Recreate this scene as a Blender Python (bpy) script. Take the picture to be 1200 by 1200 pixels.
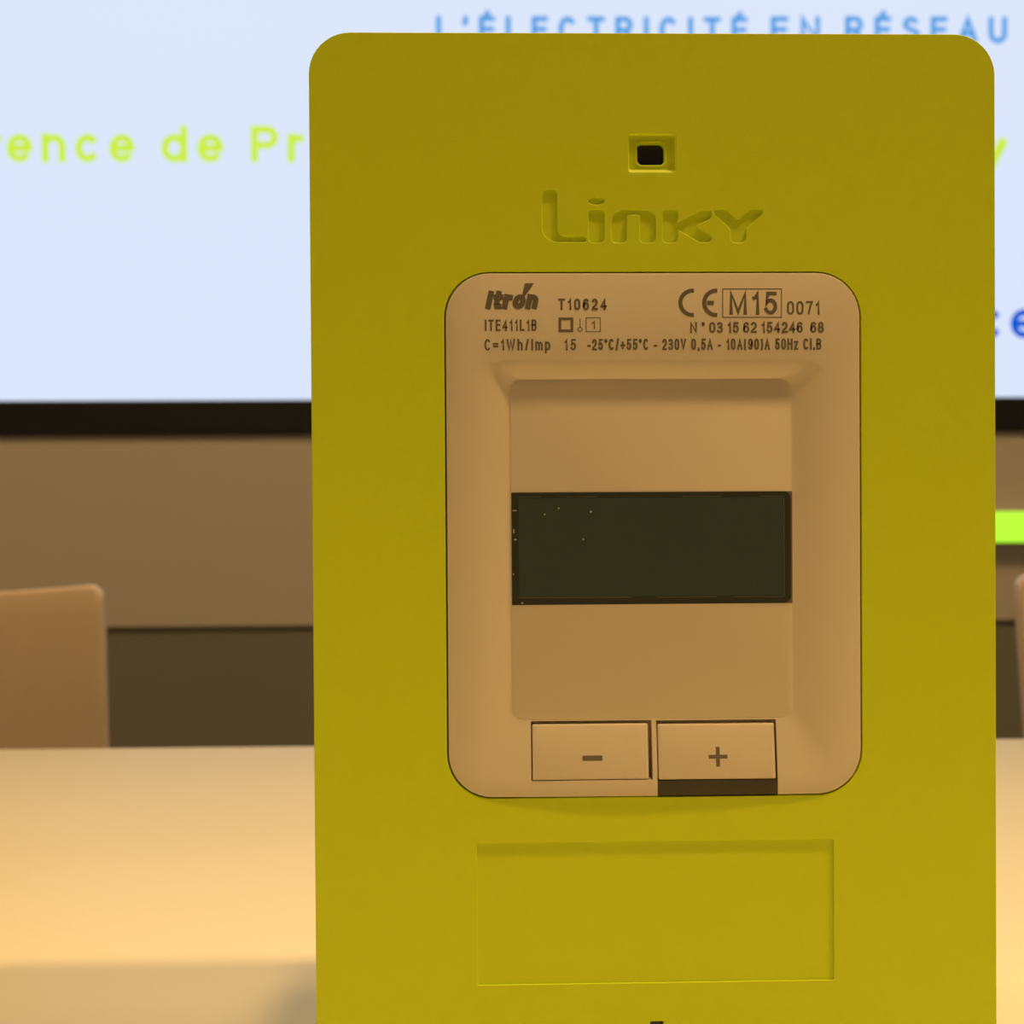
import bpy, bmesh, math, random
from mathutils import Vector, Matrix
from mathutils.geometry import tessellate_polygon

scene = bpy.context.scene
COL = scene.collection
for o in list(bpy.data.objects):
    bpy.data.objects.remove(o, do_unlink=True)

# ------------------------------------------------------------------ camera
TABLE_Z = 0.74
TOP_Z = TABLE_Z + 0.200            # top edge of the meter; meter face is the plane y = 0
F_PX, PP_Y = 1400.0, 640.0
CAM = Vector((-0.03254, -0.22596, TOP_Z - 0.09433))
YAW, PITCH, ROLL = -0.02277, -0.01056, 0.00634
ROT = (Matrix.Rotation(YAW, 3, 'Z') @ Matrix.Rotation(PITCH, 3, 'X') @ Matrix.Rotation(ROLL, 3, 'Y'))
cam_data = bpy.data.cameras.new('camera')
cam = bpy.data.objects.new('camera', cam_data)
COL.objects.link(cam)
cam.matrix_world = Matrix.Translation(CAM) @ (ROT @ Matrix.Rotation(math.radians(90), 3, 'X')).to_4x4()
cam_data.sensor_width = 36.0
cam_data.lens = F_PX / 1200 * 36.0
cam_data.shift_y = (PP_Y - 600) / 1200
cam_data.clip_start = 0.01
cam_data.dof.use_dof = True
cam_data.dof.focus_distance = 0.226
cam_data.dof.aperture_fstop = 26.0
scene.camera = cam

def at(px, py, Y=0.0):
    """the point on the upright plane y = Y seen at a pixel"""
    v = ROT @ Vector(((px - 600) / F_PX, 1.0, (PP_Y - py) / F_PX))
    return CAM + v * ((Y - CAM.y) / v.y)

# ------------------------------------------------------------------ world, exposure, lights
world = bpy.data.worlds.new('world')
scene.world = world
world.use_nodes = True
world.node_tree.nodes['Background'].inputs[0].default_value = (0.0, 0.0, 0.0, 1)
world.node_tree.nodes['Background'].inputs[1].default_value = 0.0
scene.view_settings.view_transform = 'Standard'
scene.view_settings.look = 'None'
scene.view_settings.exposure = 0.12
scene.view_settings.gamma = 1.0
scene.view_settings.use_curve_mapping = False
WARM = (1.0, 0.61, 0.215)
CEIL_Z = 2.60
# (x, y, watts): downlights in the ceiling
LAMPS = [(0.70, -0.25, 100.0), (0.07, -0.25, 34.0)]
FILL_PANELS = [(-0.9, 0.22, 10.5), (0.9, 0.22, 10.5)]  # unseen panels added as soft fill on table, chairs and wall

# ------------------------------------------------------------------ materials
def material(name, color, rough=0.5, spec=0.5, bump=0.0, scale=800.0, var=0.0, emit=None, strength=1.0, coat=0.0):
    m = bpy.data.materials.new(name)
    m.use_nodes = True
    nt = m.node_tree
    b = nt.nodes['Principled BSDF']
    b.inputs['Base Color'].default_value = (*color, 1)
    b.inputs['Roughness'].default_value = rough
    b.inputs['Specular IOR Level'].default_value = spec
    b.inputs['Coat Weight'].default_value = coat
    if emit:
        b.inputs['Emission Color'].default_value = (*emit, 1)
        b.inputs['Emission Strength'].default_value = strength
    if bump or var:
        tc = nt.nodes.new('ShaderNodeTexCoord')
        n = nt.nodes.new('ShaderNodeTexNoise')
        n.inputs['Scale'].default_value = scale
        n.inputs['Detail'].default_value = 3
        nt.links.new(tc.outputs['Object'], n.inputs['Vector'])
        if bump:
            bp = nt.nodes.new('ShaderNodeBump')
            bp.inputs['Strength'].default_value = bump
            bp.inputs['Distance'].default_value = 0.0002
            nt.links.new(n.outputs['Fac'], bp.inputs['Height'])
            nt.links.new(bp.outputs['Normal'], b.inputs['Normal'])
        if var:
            mx = nt.nodes.new('ShaderNodeMix'); mx.data_type = 'RGBA'
            mx.inputs[6].default_value = (*[c * (1 - var) for c in color], 1)
            mx.inputs[7].default_value = (*[min(1, c * (1 + var)) for c in color], 1)
            nt.links.new(n.outputs['Fac'], mx.inputs[0])
            nt.links.new(mx.outputs[2], b.inputs['Base Color'])
    return m

def wood_material(name, c1, c2):
    m = material(name, c1, rough=0.38)
    nt = m.node_tree; b = nt.nodes['Principled BSDF']
    tc = nt.nodes.new('ShaderNodeTexCoord'); mp = nt.nodes.new('ShaderNodeMapping')
    mp.inputs['Scale'].default_value = (60, 60, 3)
    n = nt.nodes.new('ShaderNodeTexNoise'); n.inputs['Scale'].default_value = 1.0; n.inputs['Detail'].default_value = 4
    mx = nt.nodes.new('ShaderNodeMix'); mx.data_type = 'RGBA'
    mx.inputs[6].default_value = (*c1, 1); mx.inputs[7].default_value = (*c2, 1)
    nt.links.new(tc.outputs['Object'], mp.inputs['Vector']); nt.links.new(mp.outputs[0], n.inputs['Vector'])
    nt.links.new(n.outputs['Fac'], mx.inputs[0]); nt.links.new(mx.outputs[2], b.inputs['Base Color'])
    return m

M = {
    'lime': material('lime_plastic', (0.64, 0.80, 0.014), 0.55, 0.35, bump=0.12, scale=2500, var=0.015),
    'beige': material('panel_plastic', (0.72, 0.65, 0.57), 0.5, 0.35, bump=0.04, scale=2500),
    'window': material('window_plastic', (0.72, 0.65, 0.57), 0.35, 0.4),
    'print': material('grey_print', (0.16, 0.145, 0.13), 0.6, 0.3),
    'lcd': material('display_glass', (0.034, 0.043, 0.036), 0.12, 0.5),
    'lcd_edge': material('display_gasket', (0.17, 0.12, 0.09), 0.5),
    'lcd_area': material('display_area', (0.044, 0.070, 0.075), 0.12, 0.5, var=0.05, scale=60),
    'lcd_line': material('display_seam', (0.12, 0.12, 0.07), 0.4),
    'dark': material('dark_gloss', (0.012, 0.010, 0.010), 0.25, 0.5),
    'well': material('dark_window', (0.05, 0.045, 0.03), 0.2, 0.5),
    'table': material('white_laminate', (0.76, 0.73, 0.555), 0.42, 0.4, var=0.01, scale=30),
    'steel': material('brushed_steel', (0.55, 0.54, 0.52), 0.3),
    'wood': wood_material('beech_plywood', (0.84, 0.70, 0.56), (0.77, 0.63, 0.49)),
    'wall': material('wall_paint', (0.70, 0.67, 0.63), 0.85, 0.2, var=0.02, scale=8),
    'dado': material('wall_dark_panel', (0.27, 0.28, 0.25), 0.7, 0.3, var=0.03, scale=8),
    'ceiling': material('ceiling_paint', (0.72, 0.70, 0.66), 0.9, 0.2, var=0.02, scale=8),
    'floor': material('floor_covering', (0.26, 0.23, 0.19), 0.8, 0.2, var=0.12, scale=120),
    'black': material('black_casing', (0.013, 0.017, 0.025), 0.45, 0.4),
    'screen': material('screen_glow', (0.01, 0.01, 0.01), 0.5, 0.2, emit=(0.70, 0.79, 0.97), strength=0.92),
    'tx_lime': material('screen_lime', (0.01, 0.01, 0.01), 0.5, 0.2, emit=(0.60, 0.86, 0.06), strength=0.92),
    'tx_blue': material('screen_blue', (0.01, 0.01, 0.01), 0.5, 0.2, emit=(0.065, 0.33, 0.78), strength=0.92),
    'tx_deep': material('screen_deep_blue', (0.01, 0.01, 0.01), 0.5, 0.2, emit=(0.0, 0.10, 0.66), strength=0.92),
    'greenlight': material('green_light', (0.2, 0.5, 0.05), 0.5, 0.3, emit=(0.46, 1.0, 0.045), strength=0.94),
    'whitemetal': material('white_metal', (0.8, 0.8, 0.78), 0.4),
    'lamp': material('lamp_lens', (0.8, 0.8, 0.8), 0.5, emit=WARM, strength=6.0),
    'fill_panel_glow': material('fill_panel_glow', (0.8, 0.8, 0.8), 0.5, emit=WARM, strength=2.0),  # glowing face of the added fill panels
    'dust': material('dust', (0.6, 0.58, 0.5), 0.8),
}

# ------------------------------------------------------------------ helpers
def tag(o, label=None, cat=None, group=None, kind=None):
    if label: o['label'] = label
    if cat: o['category'] = cat
    if group: o['group'] = group
    if kind: o['kind'] = kind
    return o

def empty(name, loc=(0, 0, 0)):
    o = bpy.data.objects.new(name, None)
    o.location = loc
    o.empty_display_size = 0.05
    COL.objects.link(o)
    return o

def link(name, me, mat, parent=None):
    o = bpy.data.objects.new(name, me)
    me.materials.clear()
    me.materials.append(M[mat])
    COL.objects.link(o)
    if parent:
        o.parent = parent
        top = parent
        off = Vector((0, 0, 0))
        while top:                       # parents are only translated: keep world coordinates
            off += top.location
            top = top.parent
        me.transform(Matrix.Translation(-off))
    return o

def obj(name, bm, mat, parent=None, smooth=False, angle=35):
    bmesh.ops.recalc_face_normals(bm, faces=bm.faces)
    me = bpy.data.meshes.new(name)
    bm.to_mesh(me); bm.free()
    if smooth:
        me.shade_smooth()
        me.set_sharp_from_angle(angle=math.radians(angle))
    return link(name, me, mat, parent)

def box(bm, x0, y0, z0, x1, y1, z1, bev=0.0, seg=2):
    r = bmesh.ops.create_cube(bm, size=1.0)
    vs = r['verts']
    for v in vs:
        v.co = Vector(((x0 + x1) / 2 + v.co.x * (x1 - x0), (y0 + y1) / 2 + v.co.y * (y1 - y0), (z0 + z1) / 2 + v.co.z * (z1 - z0)))
    if bev:
        es = list({e for v in vs for e in v.link_edges})
        bmesh.ops.bevel(bm, geom=es, offset=bev, segments=seg, affect='EDGES', profile=0.5)
    return bm

def tube(bm, pts, r, n=10):
    rings = []
    for i, p in enumerate(pts):
        p = Vector(p)
        d = (Vector(pts[min(i + 1, len(pts) - 1)]) - Vector(pts[max(i - 1, 0)])).normalized()
        a = d.cross(Vector((0.31, 0.95, 0.11))).normalized(); b = d.cross(a)
        rings.append([bm.verts.new(p + r * (math.cos(t) * a + math.sin(t) * b)) for t in [2 * math.pi * k / n for k in range(n)]])
    for A, B in zip(rings, rings[1:]):
        for k in range(n):
            bm.faces.new((A[k], A[(k + 1) % n], B[(k + 1) % n], B[k]))
    bm.faces.new(rings[0]); bm.faces.new(rings[-1][::-1])

def loft(bm, loops, cap0=True, cap1=True):
    rings = [[bm.verts.new(p) for p in L] for L in loops]
    n = len(rings[0])
    for A, B in zip(rings, rings[1:]):
        for k in range(n):
            bm.faces.new((A[k], A[(k + 1) % n], B[(k + 1) % n], B[k]))
    if cap0: bm.faces.new(rings[0][::-1])
    if cap1: bm.faces.new(rings[-1])

def rrect(x0, z0, x1, z1, r, nc=8, ne=10):
    """rounded rectangle as (x, z), always the same number of points"""
    pts = []
    cs = [(x1 - r, z1 - r, 0), (x0 + r, z1 - r, 90), (x0 + r, z0 + r, 180), (x1 - r, z0 + r, 270)]
    for i, (cx, cz, a0) in enumerate(cs):
        arc = [(cx + r * math.cos(math.radians(a0 + 90 * k / nc)), cz + r * math.sin(math.radians(a0 + 90 * k / nc))) for k in range(nc + 1)]
        pts += arc
        nx, nz, na = cs[(i + 1) % 4]
        q = (nx + r * math.cos(math.radians(na)), nz + r * math.sin(math.radians(na)))
        p = arc[-1]
        pts += [(p[0] + (q[0] - p[0]) * k / ne, p[1] + (q[1] - p[1]) * k / ne) for k in range(1, ne)]
    return pts

def roundpoly(pts, n=6):
    """polygon with a radius at each corner: (x, z, r)"""
    out = []
    N = len(pts)
    for i in range(N):
        p = Vector(pts[i][:2]); r = pts[i][2]
        a = (Vector(pts[i - 1][:2]) - p); b = (Vector(pts[(i + 1) % N][:2]) - p)
        la, lb = a.length, b.length
        a.normalize(); b.normalize()
        ang = a.angle(b)
        t = min(r / math.tan(ang / 2), la * 0.49, lb * 0.49)
        r2 = t * math.tan(ang / 2)
        c = p + (a + b).normalized() * (r2 / math.sin(ang / 2))
        s = p + a * t; e = p + b * t
        a0 = math.atan2(s.y - c.y, s.x - c.x); a1 = math.atan2(e.y - c.y, e.x - c.x)
        d = (a1 - a0 + math.pi) % (2 * math.pi) - math.pi
        for k in range(n + 1):
            out.append((c.x + r2 * math.cos(a0 + d * k / n), c.y + r2 * math.sin(a0 + d * k / n)))
    return out

def plate_mesh(name, splines, d0, d1, bevel=0.0):
    """flat plate in the plane of the face with holes: splines are lists of (x, z) in metres, the first is the outline"""
    cu = bpy.data.curves.new(name, 'CURVE')
    cu.dimensions = '2D'; cu.fill_mode = 'BOTH'
    S = 1000.0
    for sp in splines:
        s = cu.splines.new('POLY')
        s.points.add(len(sp) - 1)
        for p, (x, z) in zip(s.points, sp):
            p.co = (x * S, z * S, 0, 1)
        s.use_cyclic_u = True
    cu.extrude = abs(d0 - d1) / 2 * S - bevel * S
    cu.bevel_depth = bevel * S
    cu.bevel_resolution = 2
    cu.offset = -bevel * S
    o = bpy.data.objects.new(name, cu)
    COL.objects.link(o)
    bpy.context.view_layer.update()
    me = bpy.data.meshes.new_from_object(o.evaluated_get(bpy.context.evaluated_depsgraph_get()))
    bpy.data.objects.remove(o); bpy.data.curves.remove(cu)
    # local (x, y, z) -> world (x, depth, z): local z towards the camera
    mid = -(d0 + d1) / 2
    me.transform(Matrix(((1 / S, 0, 0, 0), (0, 0, -1 / S, mid), (0, 1 / S, 0, 0), (0, 0, 0, 1))))
    return me

def poly_plate(bm, pts, y0, y1):
    """solid prism of an outline (x, z) between two depths"""
    n = len(pts)
    A = [bm.verts.new((x, y0, z)) for x, z in pts]; B = [bm.verts.new((x, y1, z)) for x, z in pts]
    for k in range(n):
        bm.faces.new((A[k], A[(k + 1) % n], B[(k + 1) % n], B[k]))
    tri = tessellate_polygon([[Vector((x, z, 0)) for x, z in pts]])
    for t in tri:
        bm.faces.new([A[i] for i in t]); bm.faces.new([B[i] for i in reversed(t)])

# a plain stroke alphabet: per glyph a width and centre lines in a box of height 1
def arc(cx, cy, rx, ry, a0, a1, n=None):
    n = n or max(4, int(abs(a1 - a0) / 15))
    return [(cx + rx * math.cos(math.radians(a0 + (a1 - a0) * k / n)), cy + ry * math.sin(math.radians(a0 + (a1 - a0) * k / n))) for k in range(n + 1)]
OVAL = [arc(.5, .5, .5, .5, 90, 450)]
LO = [arc(.5, .36, .5, .36, 90, 450)]                       # lower-case bowl
GL = {
    '0': (.50, [[(0, .3)] + [(0, .7)] + arc(.5, .7, .5, .3, 180, 0) + arc(.5, .3, .5, .3, 0, -180)]),
    '1': (.24, [[(0, .74), (.55, .80), (.95, 1.0), (.95, 0)]]),
    '2': (.50, [arc(.5, .71, .48, .29, 170, 0) + [(.96, .58), (.72, .40), (.14, .18), (.02, 0), (1, 0)]]),
    '3': (.50, [arc(.48, .75, .46, .25, 160, -80) + [(.36, .53)], [(.36, .53)] + arc(.48, .27, .52, .27, 85, -165)]),
    '4': (.52, [[(.76, 0), (.76, 1.0), (0, .28), (1, .28)]]),
    '5': (.50, [[(.94, 1), (.20, 1), (.08, .50)] + arc(.48, .33, .52, .32, 130, -160)]),
    '6': (.50, [arc(.52, .72, .46, .28, 20, 160) + [(.02, .55), (0, .32)] + arc(.5, .31, .5, .31, 180, 540)]),
    '7': (.50, [[(0, 1), (1, 1), (.62, .55), (.36, 0)]]),
    '8': (.50, [arc(.5, .76, .42, .24, -90, 270), arc(.5, .26, .5, .26, 90, 450)]),
    '9': (.50, [arc(.48, .28, .46, .28, -160, -20) + [(.98, .45), (1, .68)] + arc(.5, .69, .5, .31, 0, 360)]),
    'A': (.62, [[(0, 0), (.5, 1), (1, 0)], [(.18, .34), (.82, .34)]]),
    'B': (.54, [[(.55, .53), (0, .53), (0, 1), (.55, 1)] + arc(.6, .765, .34, .235, 90, -90) + [(.55, .53)] + arc(.6, .265, .40, .265, 90, -90) + [(0, 0), (0, .53)]]),
    'C': (.60, [arc(.5, .5, .5, .5, 42, 318)]),
    'E': (.50, [[(1, 1), (0, 1), (0, 0), (1, 0)], [(0, .52), (.9, .52)]]),
    'H': (.58, [[(0, 0), (0, 1)], [(1, 0), (1, 1)], [(0, .53), (1, .53)]]),
    'I': (.0, [[(0, 0), (0, 1)]]),
    'L': (.46, [[(0, 1), (0, 0), (1, 0)]]),
    'M': (.74, [[(0, 0), (0, 1), (.5, .05), (1, 1), (1, 0)]]),
    'N': (.58, [[(0, 0), (0, 1), (1, 0), (1, 1)]]),
    'P': (.54, [[(0, 0), (0, 1), (.55, 1)] + arc(.6, .73, .4, .27, 90, -90) + [(0, .46)]]),
    'R': (.58, [[(0, 0), (0, 1), (.55, 1)] + arc(.58, .74, .38, .26, 90, -90) + [(0, .48)], [(.55, .48), (1, 0)]]),
    'S': (.54, [arc(.5, .75, .44, .25, 25, 200) + [(.30, .56), (.70, .46)] + arc(.5, .26, .5, .26, 30, -155)]),
    'T': (.56, [[(0, 1), (1, 1)], [(.5, 1), (.5, 0)]]),
    'U': (.58, [[(0, 1), (0, .34)] + arc(.5, .34, .5, .34, 180, 360) + [(1, 1)]]),
    'V': (.60, [[(0, 1), (.5, 0), (1, 1)]]),
    'W': (.90, [[(0, 1), (.26, 0), (.5, .95), (.74, 0), (1, 1)]]),
    'c': (.46, [arc(.5, .36, .5, .36, 42, 318)]),
    'd': (.48, [arc(.5, .36, .5, .36, 0, 360), [(1, 0), (1, 1)]]),
    'e': (.48, [[(.02, .36), (1, .36)] + arc(.5, .36, .5, .36, 0, 318)]),
    'h': (.44, [[(0, 0), (0, 1)], [(0, .42)] + arc(.5, .44, .5, .28, 180, 0) + [(1, 0)]]),
    'i': (.0, [[(0, 0), (0, .72)], [(0, .9), (0, 1)]]),
    'm': (.72, [[(0, 0), (0, .74)], [(0, .48)] + arc(.25, .48, .25, .24, 180, 0) + [(.5, 0)], [(.5, .48)] + arc(.75, .48, .25, .24, 180, 0) + [(1, 0)]]),
    'n': (.44, [[(0, 0), (0, .74)], [(0, .42)] + arc(.5, .44, .5, .28, 180, 0) + [(1, 0)]]),
    'o': (.50, LO),
    'p': (.48, [arc(.5, .36, .5, .36, 180, -180), [(0, .74), (0, -.28)]]),
    'r': (.26, [[(0, 0), (0, .74)], [(0, .40)] + arc(.75, .40, .75, .31, 180, 75)]),
    't': (.30, [[(.4, 1), (.4, .15), (.6, 0), (1, 0)], [(0, .72), (1, .72)]]),
    'y': (.48, [[(0, .72), (.52, .02)], [(1, .72), (.45, -.2), (.1, -.27)]]),
    'z': (.40, [[(0, .72), (1, .72), (0, 0), (1, 0)]]),
    '=': (.46, [[(0, .60), (1, .60)], [(0, .32), (1, .32)]]),
    '-': (.26, [[(0, .36), (1, .36)]]),
    '+': (.48, [[(0, .42), (1, .42)], [(.5, .12), (.5, .72)]]),
    '/': (.30, [[(0, -.05), (1, 1.05)]]),
    '(': (.16, [arc(1.1, .45, 1.1, .65, 120, 240)]),
    ')': (.16, [arc(-.1, .45, 1.1, .65, 60, -60)]),
    '.': (.0, [[(0, -.03), (0, .06)]]),
    ',': (.08, [[(1, .06), (1, -.04), (.2, -.16)]]),
    "'": (.06, [[(.8, 1), (.8, .9), (0, .74)]]),
    '°': (.18, [arc(.5, .88, .5, .12, 90, 450)]),
}
for k in 'E':
    GL['É'] = (GL['E'][0], GL['E'][1] + [[(.40, 1.14), (.62, 1.30)]])

def stroke(bm, pts, t, Y):
    """a ribbon of width t along points (x, z), mitred"""
    closed = (Vector(pts[0]) - Vector(pts[-1])).length < 1e-7
    P_ = [Vector(p) for p in (pts[:-1] if closed else pts)]
    P_ = [p for i, p in enumerate(P_) if i == 0 or (p - P_[i - 1]).length > 1e-7]
    n = len(P_)
    A, B = [], []
    for i in range(n):
        a = P_[i] - P_[i - 1] if (i or closed) else P_[1] - P_[0]
        b = P_[(i + 1) % n] - P_[i] if (i < n - 1 or closed) else a
        a = a.normalized(); b = b.normalized()
        na = Vector((-a.y, a.x)); nb = Vector((-b.y, b.x))
        m = na + nb
        m = m.normalized() if m.length > 1e-3 else na
        k = min(1 / max(m.dot(na), 0.05), 2.2)
        A.append(P_[i] + m * (k * t / 2)); B.append(P_[i] - m * (k * t / 2))
    va = [bm.verts.new((p.x, Y, p.y)) for p in A]; vb = [bm.verts.new((p.x, Y, p.y)) for p in B]
    for i in range(n if closed else n - 1):
        j = (i + 1) % n
        bm.faces.new((va[i], vb[i], vb[j], va[j]))

def text(name, s, mat, parent, px0, px1, ptop, pbase, Y, Yfit=0.0, weight=2.0, gap=0.22, space=0.42, shear=0.0, single=False):
    """flat lettering: caps run from pixel row ptop to pbase, the line from column px0 to px1, on the plane y = Y"""
    pm = (px0 + px1) / 2
    a = at(px0, (ptop + pbase) / 2, Yfit); b = at(px1, (ptop + pbase) / 2, Yfit)
    top = at(pm, ptop, Yfit).z; z0 = at(pm, pbase, Yfit).z
    t = (at(pm + weight, ptop, Yfit) - at(pm, ptop, Yfit)).x
    total = b.x - a.x
    units = sum(space if c == ' ' else GL[c][0] for c in s) + gap * (len(s) - 1)
    n = sum(1 for c in s if c != ' ')
    sc = (total - n * t - shear * (top - z0)) / units
    H = top - z0 - t
    bm = bmesh.new()
    x = a.x; lay = 0
    for c in s:
        if c == ' ':
            x += (space + gap) * sc; continue
        w, strokes = GL[c]
        for st in strokes:
            q = [(x + t / 2 + u * w * sc, z0 + t / 2 + v * H) for u, v in st]
            # butt ends grow by half the weight where a stem meets the line
            if (Vector(q[0]) - Vector(q[-1])).length > 1e-7:
                for i, j in ((0, 1), (-1, -2)):
                    d = (Vector(q[i]) - Vector(q[j])).normalized()
                    q[i] = tuple(Vector(q[i]) + d * (t / 2) * (1.0 if abs(d.y) > .98 or abs(d.x) > .98 else 0.5))
            q = [(u + shear * (v - z0), v) for u, v in q]
            stroke(bm, q, t, Y - 4e-6 * (lay % 7)); lay += 1
        if single:
            me = bpy.data.meshes.new(name); bm.to_mesh(me); bm.free(); bm = bmesh.new()
            link(name, me, mat, parent)
        x += w * sc + t + gap * sc
    if single:
        bm.free(); return
    me = bpy.data.meshes.new(name); bm.to_mesh(me); bm.free()
    return link(name, me, mat, parent)

def px_rect(x0, y0, x1, y1, Y=0.0):
    """the pixel box as x0, z0, x1, z1 in metres on the plane y = Y"""
    l = at(x0, (y0 + y1) / 2, Y).x; r = at(x1, (y0 + y1) / 2, Y).x
    t = at((x0 + x1) / 2, y0, Y).z; b = at((x0 + x1) / 2, y1, Y).z
    return l, b, r, t

MM = 0.001

# ------------------------------------------------------------------ the room
RX, RY0, RY1 = 2.6, -2.7, 1.70
def struct(name, bm, mat):
    return tag(obj(name, bm, mat), kind='structure')
struct('floor', box(bmesh.new(), -RX - .1, RY0 - .1, -0.1, RX + .1, RY1 + .2, 0.0), 'floor')
struct('ceiling', box(bmesh.new(), -RX - .1, RY0 - .1, CEIL_Z, RX + .1, RY1 + .2, CEIL_Z + .1), 'ceiling')
struct('wall_left', box(bmesh.new(), -RX - .1, RY0, 0, -RX, RY1 + .1, CEIL_Z), 'wall')
struct('wall_right', box(bmesh.new(), RX, RY0, 0, RX + .1, RY1 + .1, CEIL_Z), 'wall')
struct('wall_front', box(bmesh.new(), -RX, RY0 - .1, 0, RX, RY0, CEIL_Z), 'wall')
CLAD_Y = 1.606
DADO_Z = at(640, 730.5, CLAD_Y).z
CLAD_TOP = at(640, 507.5, 1.60).z - .001
wb = struct('wall_back', box(bmesh.new(), -RX, RY1, DADO_Z, RX, RY1 + .1, CEIL_Z), 'wall')
struct('trim_2', box(bmesh.new(), -RX, CLAD_Y, DADO_Z, RX, RY1, CLAD_TOP), 'wall')
struct('trim_1', box(bmesh.new(), -RX, CLAD_Y + .008, 0, RX, RY1 + .1, DADO_Z), 'dado')

# ------------------------------------------------------------------ ceiling downlights and added fill panels
for i, (x, y, w) in enumerate(LAMPS):
    spot = ('right', 'middle')[i]
    t = empty('ceiling_downlight', (x, y, CEIL_Z))
    tag(t, 'round recessed ceiling downlight with white ring above the table', 'light', 'downlights above the table')
    bm = bmesh.new()
    prof = [(0.075, 0.0), (0.075, -0.004), (0.070, -0.007), (0.055, -0.007), (0.052, -0.001)]
    loft(bm, [[Vector((x + r * math.cos(a), y + r * math.sin(a), CEIL_Z + z)) for a in [2 * math.pi * k / 32 for k in range(32)]] for r, z in prof], False, False)
    obj('trim_ring', bm, 'whitemetal', t, True)
    bm = bmesh.new()
    loft(bm, [[Vector((x + 0.053 * math.cos(a), y + 0.053 * math.sin(a), CEIL_Z + z)) for a in [2 * math.pi * k / 32 for k in range(32)]] for z in (0.0, -0.002)])
    obj('lens_%s_offscreen' % spot, bm, 'lamp', t)
    ld = bpy.data.lights.new('downlight_%s_offscreen' % spot, 'SPOT')
    ld.energy = w; ld.color = WARM; ld.spot_size = math.radians(52); ld.spot_blend = 1.0; ld.shadow_soft_size = 0.045
    lo = bpy.data.objects.new('downlight_%s_offscreen' % spot, ld); COL.objects.link(lo)
    lo.parent = t; lo.location = (0, 0, -0.06)
    aim = Vector((0.0, -0.33, TABLE_Z)) - Vector((x, y, CEIL_Z - .06))
    lo.rotation_euler = aim.to_track_quat('-Z', 'Y').to_euler()
for i, (x, y, w) in enumerate(FILL_PANELS):  # added fill, standing for general ceiling light; shape and place assumed
    spot = ('left', 'right')[i]
    t = empty('fill_panel_light', (x, y, CEIL_Z))
    tag(t, 'added square ceiling fill panel, out of view, brightening table and chairs', 'light', 'added ceiling fill panels')
    bm = bmesh.new()
    box(bm, x - .3, y - .3, CEIL_Z - .02, x - .28, y + .3, CEIL_Z); box(bm, x + .28, y - .3, CEIL_Z - .02, x + .3, y + .3, CEIL_Z)
    box(bm, x - .28, y - .3, CEIL_Z - .02, x + .28, y - .28, CEIL_Z); box(bm, x - .28, y + .28, CEIL_Z - .02, x + .28, y + .3, CEIL_Z)
    obj('frame', bm, 'whitemetal', t)
    obj('fill_diffuser_%s_offscreen' % spot, box(bmesh.new(), x - .28, y - .28, CEIL_Z - .012, x + .28, y + .28, CEIL_Z), 'fill_panel_glow', t)
    ld = bpy.data.lights.new('fill_panel_%s_offscreen' % spot, 'AREA')
    ld.energy = w; ld.color = WARM; ld.shape = 'SQUARE'; ld.size = 0.56
    lo = bpy.data.objects.new('fill_panel_%s_offscreen' % spot, ld); COL.objects.link(lo)
    lo.parent = t; lo.location = (0, 0, -0.025)

# ------------------------------------------------------------------ television
TVY = 1.60
tv = empty('television', (0.1, RY1, at(600, 507, TVY).z))
tag(tv, 'large black television showing a slide with lime and blue lettering, on the wall', 'television')
sz0 = at(640, 467.5, TVY).z; bz0 = at(640, 507.5, TVY).z
SX0, SX1 = -0.78, 0.98
SZ1 = sz0 + (SX1 - SX0) * 9 / 16
bw = 0.022
TVB = TVY + .05
bm = bmesh.new()
box(bm, SX0 - bw, TVY - .004, bz0, SX1 + bw, TVB, sz0, .003)
box(bm, SX0 - bw, TVY - .004, SZ1, SX1 + bw, TVB, SZ1 + bw, .003)
box(bm, SX0 - bw, TVY - .004, sz0, SX0, TVB, SZ1); box(bm, SX1, TVY - .004, sz0, SX1 + bw, TVB, SZ1)
obj('casing', bm, 'black', tv)
scr = obj('screen', box(bmesh.new(), SX0, TVY, sz0, SX1, TVB - .005, SZ1), 'screen', tv)
obj('wall_mount', box(bmesh.new(), -0.1, TVB - .002, sz0 + .3, 0.3, RY1, sz0 + .6), 'black', tv)
TY = TVY - .0008
def slide(s_, mat, x0, x1, t, b, **k):
    text('slide_letter', s_, mat, scr, x0, x1, t, b, TY, TVY, single=True, **k)
for s_, x0, x1 in (("L'ÉLECTRICITÉ", 511, 876), ("EN", 903, 961), ("RÉSEAU", 990, 1180)):
    slide(s_, 'tx_blue', x0, x1, 19.5, 51, weight=6, gap=0.46)
for s_, x0, x1 in (("r", -19, 2), ("ence", 8, 158), ("de", 189, 262), ("Pr", 294, 357)):
    slide(s_, 'tx_lime', x0, x1, 147.5, 190.5, weight=8.6, gap=0.24)
slide("y", 'tx_lime', 1142, 1181, 151, 194, weight=11)
for s_, x0, x1 in (("c", 1145, 1174), ("e", 1184, 1216)):
    slide(s_, 'tx_deep', x0, x1, 352, 396.5, weight=8)

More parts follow.
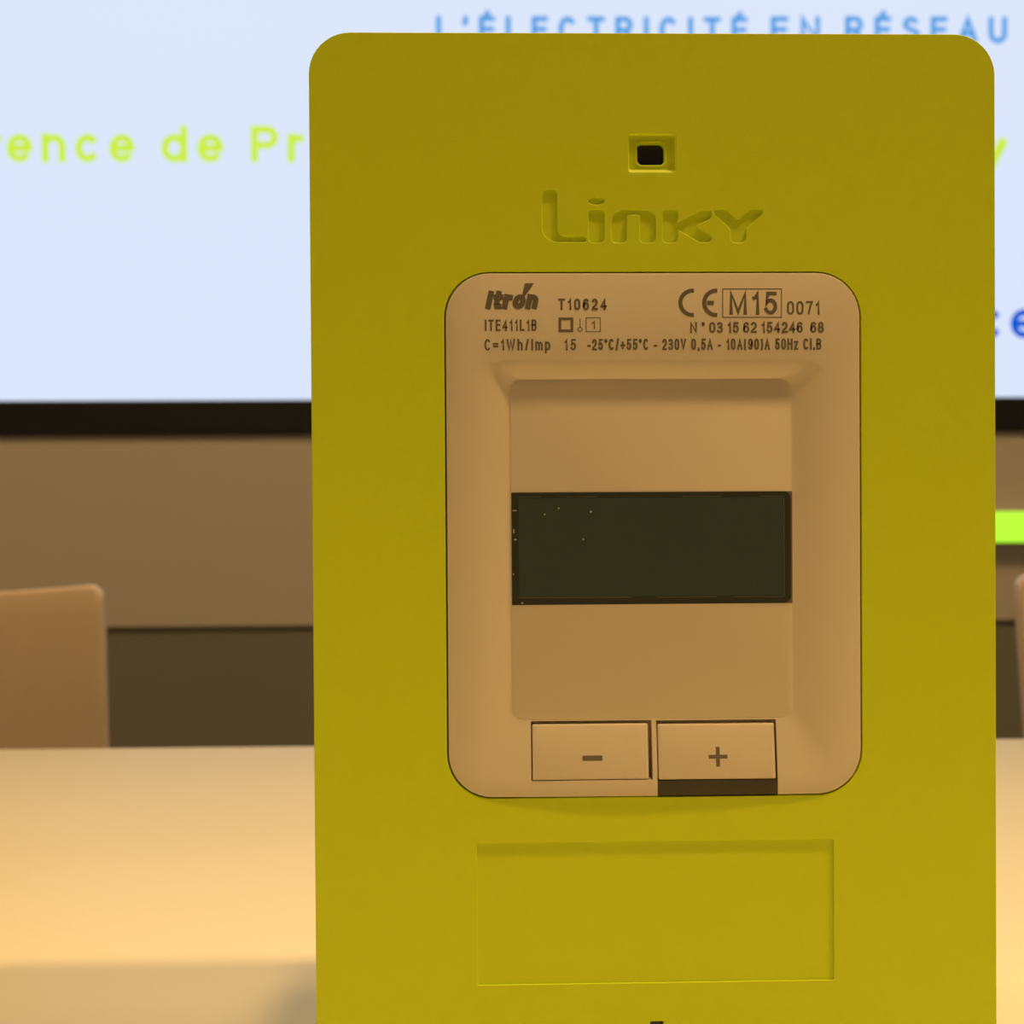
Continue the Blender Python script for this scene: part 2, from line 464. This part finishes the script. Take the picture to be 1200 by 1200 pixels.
# ------------------------------------------------------------------ green light bar on the wall
GY = CLAD_Y - 0.03
gl = empty('light_bar', (at(1250, 617, CLAD_Y).x, CLAD_Y, at(1250, 617, CLAD_Y).z))
tag(gl, 'bright lime green glowing light bar on the wall below the television', 'light bar')
g0, g1 = at(1180, 599.5, GY).z, at(1180, 635.5, GY).z
gx0, gx1 = at(1090, 617, GY).x, at(1420, 617, GY).x
obj('glowing_strip', box(bmesh.new(), gx0, GY, g1, gx1, GY + .004, g0, .001, 2), 'greenlight', gl, True)
obj('back_rail', box(bmesh.new(), gx0 - .006, GY + .0015, g1 - .0005, gx1 + .006, CLAD_Y + .001, g0 + .0005), 'whitemetal', gl)
for gx in (gx0 - .012, gx1 - .001):
    obj('end_cap', box(bmesh.new(), gx, GY + .001, g1 + .001, gx + .013, CLAD_Y, g0 - .001, .003), 'whitemetal', gl)

# ------------------------------------------------------------------ table
def ground_y(px, py, z):
    v = ROT @ Vector(((px - 600) / F_PX, 1.0, (PP_Y - py) / F_PX))
    return (CAM + v * ((z - CAM.z) / v.z)).y
TE = ground_y(640, 870.5, TABLE_Z)
table = empty('meeting_table', (0, TE - 0.35, 0))
tag(table, 'long white laminate meeting table carrying the lime meter', 'table')
bm = bmesh.new()
TX0, TX1, TY0 = -1.15, 1.15, TE - 0.66
L = lambda ins, z: [Vector((x, y, z)) for x, y in rrect(TX0 + ins, TY0 + ins, TX1 - ins, TE - ins, 0.02, 6, 2)]
loft(bm, [L(.003, TABLE_Z - .028), L(0, TABLE_Z - .025), L(0, TABLE_Z - .003), L(.001, TABLE_Z - .001), L(.003, TABLE_Z)])
obj('tabletop', bm, 'table', table, True)
for sx in (-1.05, 1.05):
    for sy in (TY0 + .1, TE - .1):
        bm = bmesh.new(); tube(bm, [(sx, sy, 0.0), (sx, sy, 0.35), (sx, sy, TABLE_Z - .027)], 0.025, 16)
        obj('leg', bm, 'steel', table, True)
obj('apron', box(box(bmesh.new(), -1.03, TY0 + .09, TABLE_Z - .075, 1.03, TY0 + .12, TABLE_Z - .027), -1.03, TE - .12, TABLE_Z - .075, 1.03, TE - .09, TABLE_Z - .027), 'steel', table)

# ------------------------------------------------------------------ chairs
def chair(px, py, side, label):
    """plywood shell chair facing the camera; (px, py) is the upper corner of the backrest that shows, side +1 if it is the chair's right-hand corner in the picture"""
    CY = TE + 0.17
    c = at(px, py, CY)
    W = 0.42
    cx = c.x - side * W / 2
    root = empty('plywood_chair', (cx, CY - .2, 0))
    tag(root, label, 'chair', 'plywood chairs behind the table')
    zt = c.z
    # backrest: a curved sheet with rounded corners
    def sheet(us, vs, fn, th, bm):
        G = {}
        for s in (0, 1):
            for i, u in enumerate(us):
                for j, v in enumerate(vs):
                    G[s, i, j] = bm.verts.new(fn(u, v, s * th))
        nu, nv = len(us), len(vs)
        for i in range(nu - 1):
            for j in range(nv - 1):
                bm.faces.new((G[0, i, j], G[0, i + 1, j], G[0, i + 1, j + 1], G[0, i, j + 1]))
                bm.faces.new((G[1, i, j], G[1, i, j + 1], G[1, i + 1, j + 1], G[1, i + 1, j]))
        for i in range(nu - 1):
            for j in (0, nv - 1):
                bm.faces.new((G[0, i, j], G[0, i + 1, j], G[1, i + 1, j], G[1, i, j]))
        for j in range(nv - 1):
            for i in (0, nu - 1):
                bm.faces.new((G[0, i, j], G[0, i, j + 1], G[1, i, j + 1], G[1, i, j]))
        bmesh.ops.recalc_face_normals(bm, faces=bm.faces)
        es = [e for e in bm.edges if len(e.link_faces) == 2 and e.calc_face_angle(0) > 1.2]
        bmesh.ops.bevel(bm, geom=es, offset=th * 0.33, segments=3, affect='EDGES', profile=0.5)
    cr = 0.010
    us = [-1, -0.996, -0.985, -0.966, -0.95] + [-0.9 + 0.15 * k for k in range(13)] + [0.95, 0.966, 0.985, 0.996, 1]
    vs = [0, 0.1, 0.25, 0.4, 0.6, 0.8, 0.95, 1.0]
    zb = 0.50
    def back(u, v, s):
        hw = W / 2 + (0.022 if side > 0 else 0.004) * (1 - v)
        x = cx + u * hw
        edge = max(0.0, abs(u) * hw - (hw - cr))
        drop = cr - math.sqrt(max(0, cr * cr - edge * edge))
        top = zt - 0.010 * (1 - u * u) - drop
        z = zb + (top - zb) * v
        y = CY + s + 0.035 * (1 - u * u) - 0.055 * (1 - v)
        return Vector((x, y, z))
    bm = bmesh.new(); sheet(us, vs, back, 0.011, bm)
    obj('backrest', bm, 'wood', root, True, 50)
    def seat(u, v, s):
        w = 0.205 * (1 - 0.12 * (1 - v))
        y = CY - 0.045 - 0.405 * v
        z = 0.455 - s - 0.018 * math.sin(math.pi * min(1, v * 1.1)) * (1 - u * u) - 0.03 * max(0, v - .8) / .2 + 0.012 * (u * u)
        return Vector((cx + u * w, y, z))
    bm = bmesh.new(); sheet([-1 + k / 6 for k in range(13)], [0, .05, .15, .3, .5, .7, .8, .9, .96, 1], seat, 0.011, bm)
    obj('seat', bm, 'wood', root, True, 50)
    for s in (-1, 1):
        bm = bmesh.new(); tube(bm, [(cx + s * .20, CY - .46, 0), (cx + s * .18, CY - .42, .38), (cx + s * .17, CY - .39, .432)], .010)
        obj('leg', bm, 'steel', root, True)
        bm = bmesh.new(); tube(bm, [(cx + s * .20, CY + .10, 0), (cx + s * .18, CY - .02, .40), (cx + s * .175, CY - .055, .442)], .010)
        obj('leg', bm, 'steel', root, True)
        bm = bmesh.new(); tube(bm, [(cx + s * .17, CY - .42, .434), (cx + s * .165, CY - .04, .434), (cx + s * .16, CY + .002, .47), (cx + s * .155, CY + .006, .56)], .009)
        obj('side_rail', bm, 'steel', root, True)
    return root
chair(118.5, 684, 1, 'beige plywood chair behind the table, well away from the lime green light bar')
chair(1194.5, 672, -1, 'beige plywood chair below the glowing lime green light bar')

# ------------------------------------------------------------------ the meter
meter = empty('electricity_meter', (0, 0, TABLE_Z))
tag(meter, 'lime green electricity meter with beige display panel standing on the white table', 'electricity meter')
W2 = 0.065
P = lambda d: -d * MM             # depth in mm towards the camera -> y
outline = rrect(-W2, TABLE_Z, W2, TOP_Z, 0.0078, 10, 2)
# embossed name, outlines in pixel fractions
def glyph(pts, n=5):
    q = []
    for X, Yp in roundpoly(pts, n):
        p = at(600 + X / 3.75, 200 + Yp / 3.75)
        q.append((p.x, p.z))
    return q
letters = [
    glyph([(133, 82, 22), (197, 82, 22), (197, 287, 32), (325, 287, 12), (325, 313, 12), (133, 313, 64)]),
    [(at(600 + (370 + 35 * math.cos(a)) / 3.75, 200 + (132 + 17 * math.sin(a)) / 3.75).x, at(600 + (370 + 35 * math.cos(a)) / 3.75, 200 + (132 + 17 * math.sin(a)) / 3.75).z) for a in [2 * math.pi * k / 24 for k in range(24)]],
    glyph([(337, 170, 20), (405, 170, 20), (405, 317, 20), (337, 317, 20)]),
    glyph([(437, 317, 20), (437, 170, 55), (630, 170, 45), (630, 317, 20), (562, 317, 20), (562, 193, 8), (503, 193, 8), (503, 317, 20)]),
    glyph([(662, 170, 20), (728, 170, 20), (728, 226, 4), (825, 176, 25), (880, 174, 16), (872, 210, 16), (808, 243, 6), (878, 288, 16), (872, 313, 14), (825, 314, 25), (728, 258, 4), (728, 317, 20), (662, 317, 20)]),
    glyph([(886, 170, 16), (938, 166, 22), (995, 214, 6), (1052, 166, 22), (1104, 170, 16), (1098, 192, 14), (1028, 256, 8), (1028, 316, 22), (960, 316, 22), (960, 256, 8), (892, 192, 14)]),
]
PX0, PZ0, PX1, PZ1 = px_rect(524, 320, 1008, 932)        # display panel outline
PR = 0.0083
g = 0.00030
opening = rrect(PX0 - g, PZ0 - g, PX1 + g, PZ1 + g, PR + g, 10, 10)
lx0, lz0, lx1, lz1 = px_rect(559.5, 985.5, 977, 1151.5)
label_hole = rrect(lx0, lz0, lx1, lz1, 0.0003, 3, 2)
sx0, sz_0, sx1, sz_1 = px_rect(735, 156, 792, 203)       # sensor recess
sensor_hole = rrect(sx0, sz_0, sx1, sz_1, 0.0006, 4, 2)
kx0, kz0, kx1, kz1 = px_rect(762, 1197, 778, 1208)
slot_hole = rrect(kx0, kz0, kx1, kz1, 0.0002, 3, 2)
me = plate_mesh('front_cover', [outline, opening, label_hole, sensor_hole, slot_hole] + letters, 0.0, -0.00038, 0.00013)
me.transform(Matrix.Translation((0, 0, 0)))
bmc = bmesh.new(); bmc.from_mesh(me)
obj('front_cover', bmc, 'lime', meter, True, 40)
me2 = plate_mesh('housing', [[(x * 0.9985, z) for x, z in rrect(-W2, TABLE_Z, W2, TOP_Z - .0001, 0.0078, 10, 2)], opening, sensor_hole, slot_hole], -0.00038, -0.004, 0.0)
bmh = bmesh.new(); bmh.from_mesh(me2)
Lb = lambda ins, y: [Vector((x, y, z)) for x, z in rrect(-W2 + ins, TABLE_Z, W2 - ins, TOP_Z - ins, 0.0078, 10, 2)]
loft(bmh, [Lb(.0002, .004), Lb(.0004, .012), Lb(.0007, .034), Lb(.0016, .036)])
obj('housing', bmh, 'lime', meter, True, 40)
bm = bmesh.new()
loft(bm, [[Vector((x, y, z)) for x, z in rrect(-.055 + i, TABLE_Z, .055 - i, TABLE_Z + .060 - i, .004, 6, 2)] for y, i in ((.0355, 0), (.055, .001), (.057, .003))])
obj('rear_block', bm, 'lime', meter, True, 40)
obj('slot_shade_fill', box(bmesh.new(), kx0 - .0002, .0015, kz0 - .0002, kx1 + .0002, .0042, kz1 + .0002), 'dark', meter)  # dark block in the slot hole, standing in for the shade inside

# optical window at the top: chamfered recess, dark pane
bm = bmesh.new()
R3 = lambda r, d, rad: [Vector((x, P(d), z)) for x, z in rrect(*r, rad, 6, 2)]
hole = px_rect(747, 166, 779, 192.5)
def grow(r, a, b=None, c=None, e=None):
    b = a if b is None else b; c = a if c is None else c; e = a if e is None else e
    return (r[0] - a, r[1] - b, r[2] + c, r[3] + e)
S0 = (sx0, sz_0, sx1, sz_1)
loft(bm, [R3(S0, -0.9, .0006), R3(S0, -0.02, .0006), R3(grow(S0, -.00012, -.0001, -.00012, -.0001), 0.0, .0006),
          R3(grow(S0, -.0004, -.0008, -.0004, -.0003), -0.55, .0005),
          R3(grow(hole, .00045), -0.58, .0013), R3(grow(hole, .00022), -0.47, .0011), R3(hole, -0.53, .0010), R3(hole, -2.4, .0010)], False, False)
bez = obj('sensor_surround', bm, 'lime', meter, True, 30)
obj('sensor_pane', box(bmesh.new(), hole[0] - .0003, P(-2.2), hole[1] - .0003, hole[2] + .0003, P(-2.8), hole[3] + .0003), 'dark', meter)

# display panel
pcx = (PX0 + PX1) / 2; phw = (PX1 - PX0) / 2
def relief(x, z):
    """how far the rim stands out, in mm: it swells towards the middle of the lower edge"""
    t = min(1, max(0, (PZ1 - z) / (PZ1 - PZ0)))
    u = (x - pcx) / phw
    return 0.12 + 0.48 * max(0, (t - 0.55) / 0.45) ** 2 * max(0, 1 - (u / 0.86) ** 2)
FLOOR = -1.15
r_in = px_rect(598, 444, 928.5, 842, .0011); r_sl = px_rect(558, 421, 972, 916)
loops = []
PL = lambda r, rad: rrect(*r, rad, 10, 14)
base = (PX0, PZ0, PX1, PZ1)
loops.append([Vector((x, P(-3.6), z)) for x, z in PL(base, PR)])
loops.append([Vector((x, P(relief(x, z) - .22), z)) for x, z in PL(base, PR)])
loops.append([Vector((x, P(relief(x, z) - .06), z)) for x, z in PL(grow(base, -.00008), PR)])
loops.append([Vector((x, P(relief(x, z)), z)) for x, z in PL(grow(base, -.00025), PR)])
ra, rb = 0.004, 0.0022
A = PL(r_sl, ra); B = PL(r_in, rb)
for t in (0, .12, .25, .4, .55, .7, .85, 1.0):
    loops.append([Vector((a[0] + (b[0] - a[0]) * t, P(relief(*a) + (FLOOR - relief(*a)) * t ** 1.45), a[1] + (b[1] - a[1]) * t)) for a, b in zip(A, B)])
bm = bmesh.new(); loft(bm, loops)
panel = obj('display_panel', bm, 'beige', meter, True, 25)

b_minus = px_rect(624, 849.5, 760, 913); b_plus = px_rect(771.5, 849, 908.5, 912.5)
w_minus = px_rect(622.5, 845.5, 764.5, 914); w_plus = px_rect(770, 844.5, 911, 935)
def cut(target, r, d0, d1):
    c = obj('cutter', box(bmesh.new(), r[0], P(d0), r[1], r[2], P(d1), r[3]), 'dark', None)
    c.data.transform(Matrix.Translation(-target.parent.location)); c.location = target.parent.location
    m = target.modifiers.new('cut', 'BOOLEAN'); m.operation = 'DIFFERENCE'; m.object = c; m.solver = 'EXACT'
    bpy.context.view_layer.update()
    me = bpy.data.meshes.new_from_object(target.evaluated_get(bpy.context.evaluated_depsgraph_get()))
    target.modifiers.clear(); target.data = me
    bpy.data.objects.remove(c)
cut(panel, w_minus, 3, -3.0)
cut(panel, w_plus, 3, -3.0)
panel.data.materials.clear(); panel.data.materials.append(M['beige'])
for p in panel.data.polygons: p.material_index = 0

def button(name, r, sign_rects, label):
    x0, z0, x1, z1 = r
    bm = bmesh.new()
    lo = relief((x0 + x1) / 2, z0) + 0.10
    hi = -0.85
    def face(ins, back):
        out = []
        for x, z in rrect(x0 + ins, z0 + ins, x1 - ins, z1 - ins, 0.0002, 3, 2):
            t = (z - z0) / (z1 - z0)
            out.append(Vector((x, P(lo + (hi - lo) * t ** 1.0 - back), z)))
        return out
    loft(bm, [[Vector((v.x, P(-2.95), v.z)) for v in face(0, 0)], face(0, .30), face(.00010, .14), face(.0005, 0.0)])
    b = obj(name, bm, 'beige', meter, True, 20)
    tag(b, label)
    bm = bmesh.new()
    for q in sign_rects:
        u0, v0, u1, v1 = px_rect(*q)
        vs = []
        for x, z in ((u0, v0), (u1, v0), (u1, v1), (u0, v1)):
            t = (z - z0) / (z1 - z0)
            vs.append(bm.verts.new((x, P(lo + (hi - lo) * t + .015), z)))
        bm.faces.new(vs)
    obj('printed_sign', bm, 'print', b)
button('button', b_minus, [(682.5, 885.5, 706, 891.5)], 'beige push button marked with a minus')
button('button', b_plus, [(830.5, 884.5, 852.5, 889), (839, 875.5, 843.5, 884.5), (839, 889, 843.5, 898)], 'beige push button marked with a plus')
rw = px_rect(770.3, 913.5, 910.7, 930.8)
bm = bmesh.new()
G = []
for k in range(13):
    x = rw[0] + (rw[2] - rw[0]) * k / 12
    G.append([bm.verts.new((x, P(d), z)) for d, z in ((relief(x, rw[1]) - .10, rw[1]), (relief(x, rw[1]) - .10, rw[3]), (-2.9, rw[3]), (-2.9, rw[1]))])
for A_, B_ in zip(G, G[1:]):
    for k in range(4): bm.faces.new((A_[k], A_[(k + 1) % 4], B_[(k + 1) % 4], B_[k]))
bm.faces.new(G[0]); bm.faces.new(G[-1][::-1])
obj('indicator_window', bm, 'well', meter)

# clear-coat plate and display inside the recess
rp = px_rect(598.6, 444.8, 928, 841.4, .0011)
bm = bmesh.new()
loft(bm, [[Vector((x, P(d), z)) for x, z in rrect(*grow(rp, -i), 0.0022, 8, 2)] for d, i in ((-1.17, 0), (-1.12, 0), (-1.10, .00004))])
obj('window_plate', bm, 'window', meter, True)
rl = px_rect(599.5, 576.5, 928.5, 708, .0011)
obj('display_frame', box(bmesh.new(), rl[0], P(-1.08), rl[1], rl[2], P(-1.16), rl[3]), 'lcd_edge', meter)
rl2 = px_rect(599.8, 576.5, 926.8, 707.6, .001)
rr = 0.0014
pts = roundpoly([(rl2[0], rl2[1], .0003), (rl2[2], rl2[1], rr), (rl2[2], rl2[3], rr), (rl2[0], rl2[3], .0003)])
bm = bmesh.new(); poly_plate(bm, pts, P(-0.98), P(-1.10))
lcd = tag(obj('display', bm, 'lcd', meter), 'dark blank display glass')
u = px_rect(608, 583.5, 918, 698.5, .001)
obj('display_area', box(bmesh.new(), u[0], P(-0.97), u[1], u[2], P(-1.0), u[3]), 'lcd_area', lcd)
bm = bmesh.new()
for q in ((607, 581.9, 634, 582.5), (664, 581.9, 700, 582.5), (800, 581.5, 846, 582.1), (890, 581.3, 919, 581.9),
          (607, 699.9, 740, 700.7), (770, 699.3, 840, 699.9), (860, 698.9, 919, 699.5), (918.4, 583, 919.2, 698)):
    u = px_rect(*q, .001); box(bm, u[0], P(-0.96), u[1], u[2], P(-1.0), u[3])
obj('display_seam', bm, 'lcd_line', lcd)
bm = bmesh.new()
for q in ((600.8, 597.8, 605, 598.8), (601.5, 620, 602.6, 625), (602.8, 631.5, 605, 633.3), (637.5, 602, 639, 603.6), (654, 595, 655.4, 596.5),
          (691.5, 598.5, 693.2, 600.6), (683, 631, 684.2, 633), (601, 672, 602.4, 673.6), (611, 706, 613, 707.4)):
    u = px_rect(*q, .001); box(bm, u[0], P(-0.955), u[1], u[2], P(-1.0), u[3])
tag(obj('dust_specks', bm, 'dust', lcd), kind='stuff')

# printing on the rim
TYP = P(0.12 + 0.02)
def print_text(s, x0, x1, t, b, **k):
    return text('printed_text', s, 'print', meter, x0, x1, t, b, TYP, 0.0, **k)
print_text('Itron', 568, 633.5, 341, 362.5, weight=6.6, shear=0.22, gap=0.03)
print_text('T10624', 654, 711, 350, 363.6, weight=2.5, gap=0.30)
print_text('ITE411L1B', 568, 629, 374.6, 388, weight=2.2, gap=0.26)
print_text('C=1Wh/imp', 567.5, 645, 397.4, 411, weight=2.2, gap=0.28)
print_text('15', 661, 675, 397.4, 411, weight=2.2, gap=0.35)
print_text('-25°C/+55°C - 230V 0,5A - 10A(90)A 50Hz CI.B', 688, 962.3, 397, 410.4, weight=2.3, gap=0.20)
print_text('M15', 854.5, 910.5, 342, 369, weight=4.2, gap=0.24)
print_text('0071', 922, 960.3, 353, 369, weight=2.3, gap=0.22)
print_text('N ° 03 15 62 154246  68', 808.5, 965.3, 377.4, 390.4, weight=2.4, gap=0.14, space=0.22)
def print_shape(name, polys, lift=0.0):
    bm = bmesh.new()
    for li, pl in enumerate(polys):
        pts = [at(x, y) for x, y in pl]
        tri = tessellate_polygon([[Vector((p.x, p.z, 0)) for p in pts]])
        vs = [bm.verts.new((p.x, TYP - lift - 4e-6 * (li % 3), p.z)) for p in pts]
        for t in tri: bm.faces.new([vs[i] for i in t])
    me = bpy.data.meshes.new(name); bm.to_mesh(me); bm.free()
    return link(name, me, 'print', meter)
def frame(x0, y0, x1, y1, t):
    return [[(x0, y0), (x1, y0), (x1, y0 + t), (x0, y0 + t)], [(x0, y1 - t), (x1, y1 - t), (x1, y1), (x0, y1)],
            [(x0, y0 + t), (x0 + t, y0 + t), (x0 + t, y1 - t), (x0, y1 - t)], [(x1 - t, y0 + t), (x1, y0 + t), (x1, y1 - t), (x1 - t, y1 - t)]]
c5 = lambda X, Y_: (770 + X / 5.4545, 320 + Y_ / 5.4545)
def arc_c(cx, ext):
    o = [(cx + ext, 191 - 91)] + [(cx + 91 * math.cos(math.radians(a)), 191 - 91 * math.sin(math.radians(a))) for a in range(90, 271, 10)] + [(cx + ext, 191 + 91)]
    i = [(cx + ext, 191 + 65)] + [(cx + 65 * math.cos(math.radians(a)), 191 - 65 * math.sin(math.radians(a))) for a in range(270, 89, -10)] + [(cx + ext, 191 - 65)]
    return [c5(*p) for p in o + i]
print_shape('conformity_mark', [arc_c(226, 9), arc_c(378, 6), [c5(318, 178), c5(362, 178), c5(362, 205), c5(318, 205)]])
print_shape('printed_box', frame(*c5(416, 99), *c5(797, 286), 1.0))
print_shape('logo_accent', [[(560 + x / 6, 320 + y / 6) for x, y in ((330, 74), (393, 73), (328, 166), (310, 166))]], 4e-5)
print_shape('printed_square', frame(654.5, 372.3, 671.8, 389.5, 3.2))
print_shape('printed_box', frame(686.3, 372.2, 703.8, 389.3, 0.9))
print_text('1', 693, 697.3, 376, 386, weight=1.5)
ring = [[(679.7 + r * math.cos(a), 386.2 + r * math.sin(a)) for a in [2 * math.pi * k / 16 for k in range(17)]] for r in (3.0, 2.0)]
print_shape('printed_symbol', [[ring[0][k], ring[0][k + 1], ring[1][k + 1], ring[1][k]] for k in range(16)] + [[(679.2, 373), (680.2, 373), (680.2, 383.4), (679.2, 383.4)]])
